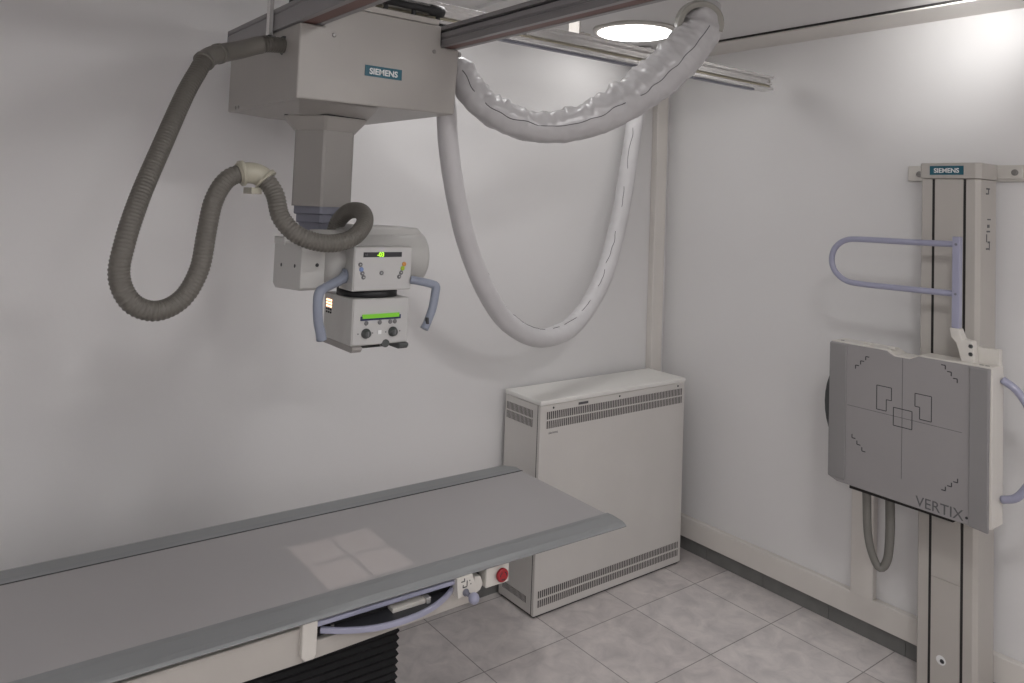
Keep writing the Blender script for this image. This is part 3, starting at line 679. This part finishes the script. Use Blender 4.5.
text('panel_lettering', 'VERTIX', .052, (FX - .0003, 1.342, .752), (0, -1, 0), (0, 0, 1), M['inkgrey'], fc, depth=.0004, sx=.95)
MB().cyl((FX, 1.178 - .008, .766), .004, 0, axis='x', n=16, prof=[(.0045, 0), (.0045, -.001)]).build('index_dot', M['ink'], fc)
MB().box(px + .01, px + .08, 1.22, 1.60, zB - .018, zB + .002).build('cassette_slot', M['shadowgap'], r)
for y in (1.55, 1.452):
    MB().box(px + .03, px + .05, y - .012, y + .012, zT - .002, zT + .008).build('alignment_tab', M['creamlt'], r, bevel=.002)
for y in (1.648, 1.139, 1.120):
    MB().cyl((px + .03, y, zT - .004), .007, .0055, n=16).build('top_screw', M['screw'], r)
# chin rest clips
# lavender grab bar
g = MB(); tube(g, [(3.0, 1.236, 1.706), (3.0, 1.40, 1.703), (3.0, 1.59, 1.701), (3.0, 1.655, 1.693), (3.0, 1.698, 1.660), (3.0, 1.712, 1.612), (3.0, 1.698, 1.566), (3.0, 1.655, 1.533), (3.0, 1.59, 1.524), (3.0, 1.40, 1.525), (3.0, 1.236, 1.527)], .0115, step=.01, n=16)
gb = g.build('grab_bar', M['lav'], r); lab(gb, 'lavender looped grab bar')
post = MB().box(2.985, 3.012, 1.216, 1.242, 1.405, 1.734).build('grab_bar_post', M['lav'], r, bevel=.003)
for z in (1.706, 1.527): MB().cyl((2.985, 1.229, z), .005, 0, axis='x', n=12, prof=[(.005, 0), (.004, -.002)]).build('post_screw', M['stage'], post)
MB().prism([(1.248, 1.405), (1.216, 1.405), (1.203, 1.372), (1.170, 1.366), (1.163, 1.290), (1.205, 1.285), (1.225, 1.355), (1.242, 1.372)], 'x', 2.982, 3.022).build('grab_bar_bracket', M['creamlt'], r, bevel=.004)
for z in (1.350, 1.322): MB().cyl((2.984, 1.176, z), .006, 0, axis='x', n=14, prof=[(.0075, 0), (.0075, -.002)]).build('bracket_bolt', M['knob'], r)
MB().box(3.024, 3.054, 1.100, 1.222, 1.288, 1.346).build('support_plate', M['creamlt'], r, bevel=.002)
# side handles
g = MB(); tube(g, [(3.03, 1.092, 1.246), (3.03, 1.045, 1.215), (3.03, 1.005, 1.15), (3.03, .985, 1.04), (3.03, 1.005, .93), (3.03, 1.045, .86), (3.03, 1.092, .836)], .0135, step=.01, n=16)
lab(g.build('side_handle', M['lav'], r), 'lavender curved side handle')
g = MB(); g.prism([(1.66, 1.20)] + [(1.66 + .083 * math.sin(a), 1.03 + .165 * math.cos(a)) for a in [PI * (i + 1) / 14 for i in range(13)]] + [(1.66, .86)], 'x', 3.015, 3.038)
lab(g.build('side_handle', M['knob'], r, bevel=.004), 'dark grey curved side handle')
# hanging cable loop
g = MB(); tube(g, [(3.01, 1.560, .76, .016), (3.01, 1.556, .70, .016), (3.015, 1.553, .572, .0155), (3.02, 1.538, .49, .015), (3.03, 1.512, .442, .015), (3.045, 1.490, .478, .0155), (3.055, 1.486, .581, .017), (3.06, 1.490, .70, .017), (3.06, 1.490, .76, .017)], None, step=.008, n=14)
g.build('cable_loop', M['cable'], r)

# ------------------------------------------------------------------ light from the collimator lamp
ld = bpy.data.lights.new('collimator_light', 'SPOT'); ld.energy = 1.6; ld.color = (1.0, .82, .74); ld.spot_blend = .0; ld.shadow_soft_size = .0002
ld.spot_size = math.radians(50)
lo = bpy.data.objects.new('collimator_light', ld); COL.objects.link(lo); lo.location = (1.030, 1.99, 1.3905)
dv = Vector((1.055, 2.088, .75)) - lo.location
lo.rotation_euler = dv.to_track_quat('-Z', 'Y').to_euler()

# ------------------------------------------------------------------ world, camera
w = bpy.data.worlds.new('world'); bpy.context.scene.world = w; w.use_nodes = True
w.node_tree.nodes['Background'].inputs['Color'].default_value = (.5, .5, .5, 1); w.node_tree.nodes['Background'].inputs['Strength'].default_value = 0.1
a_, b_, c_ = -5.25588718e-02, -6.51187153e-01, 3.94595231e-02
cs, sn = math.cos, math.sin
Yr = Matrix(((cs(c_), -sn(c_), 0), (sn(c_), cs(c_), 0), (0, 0, 1)))
Pr = Matrix(((1, 0, 0), (0, cs(a_), -sn(a_)), (0, sn(a_), cs(a_))))
Wr = Matrix(((cs(b_), 0, sn(b_)), (0, 1, 0), (-sn(b_), 0, cs(b_))))
Br = Matrix(((1, 0, 0), (0, 0, -1), (0, 1, 0)))
R3 = Yr @ Pr @ Wr @ Br
right, down, fwd = R3[0], R3[1], R3[2]
cam = bpy.data.cameras.new('camera'); co = bpy.data.objects.new('camera', cam); COL.objects.link(co)
co.matrix_world = Matrix.Translation((0, 0, 1.8)) @ Matrix((right, -down, -fwd)).transposed().to_4x4()
cam.sensor_width = 36; cam.sensor_fit = 'HORIZONTAL'; cam.lens = 767.7134 * 36 / 1024
cam.shift_x = (512 - 508.4745) / 1024; cam.shift_y = (160.2316 - 341.5) / 1024
cam.clip_start = .05
sc = bpy.context.scene; sc.camera = co
sc.view_settings.view_transform = 'Standard'; sc.view_settings.look = 'None'; sc.view_settings.gamma = 1; sc.view_settings.use_curve_mapping = False
sc.view_settings.exposure = 1.02
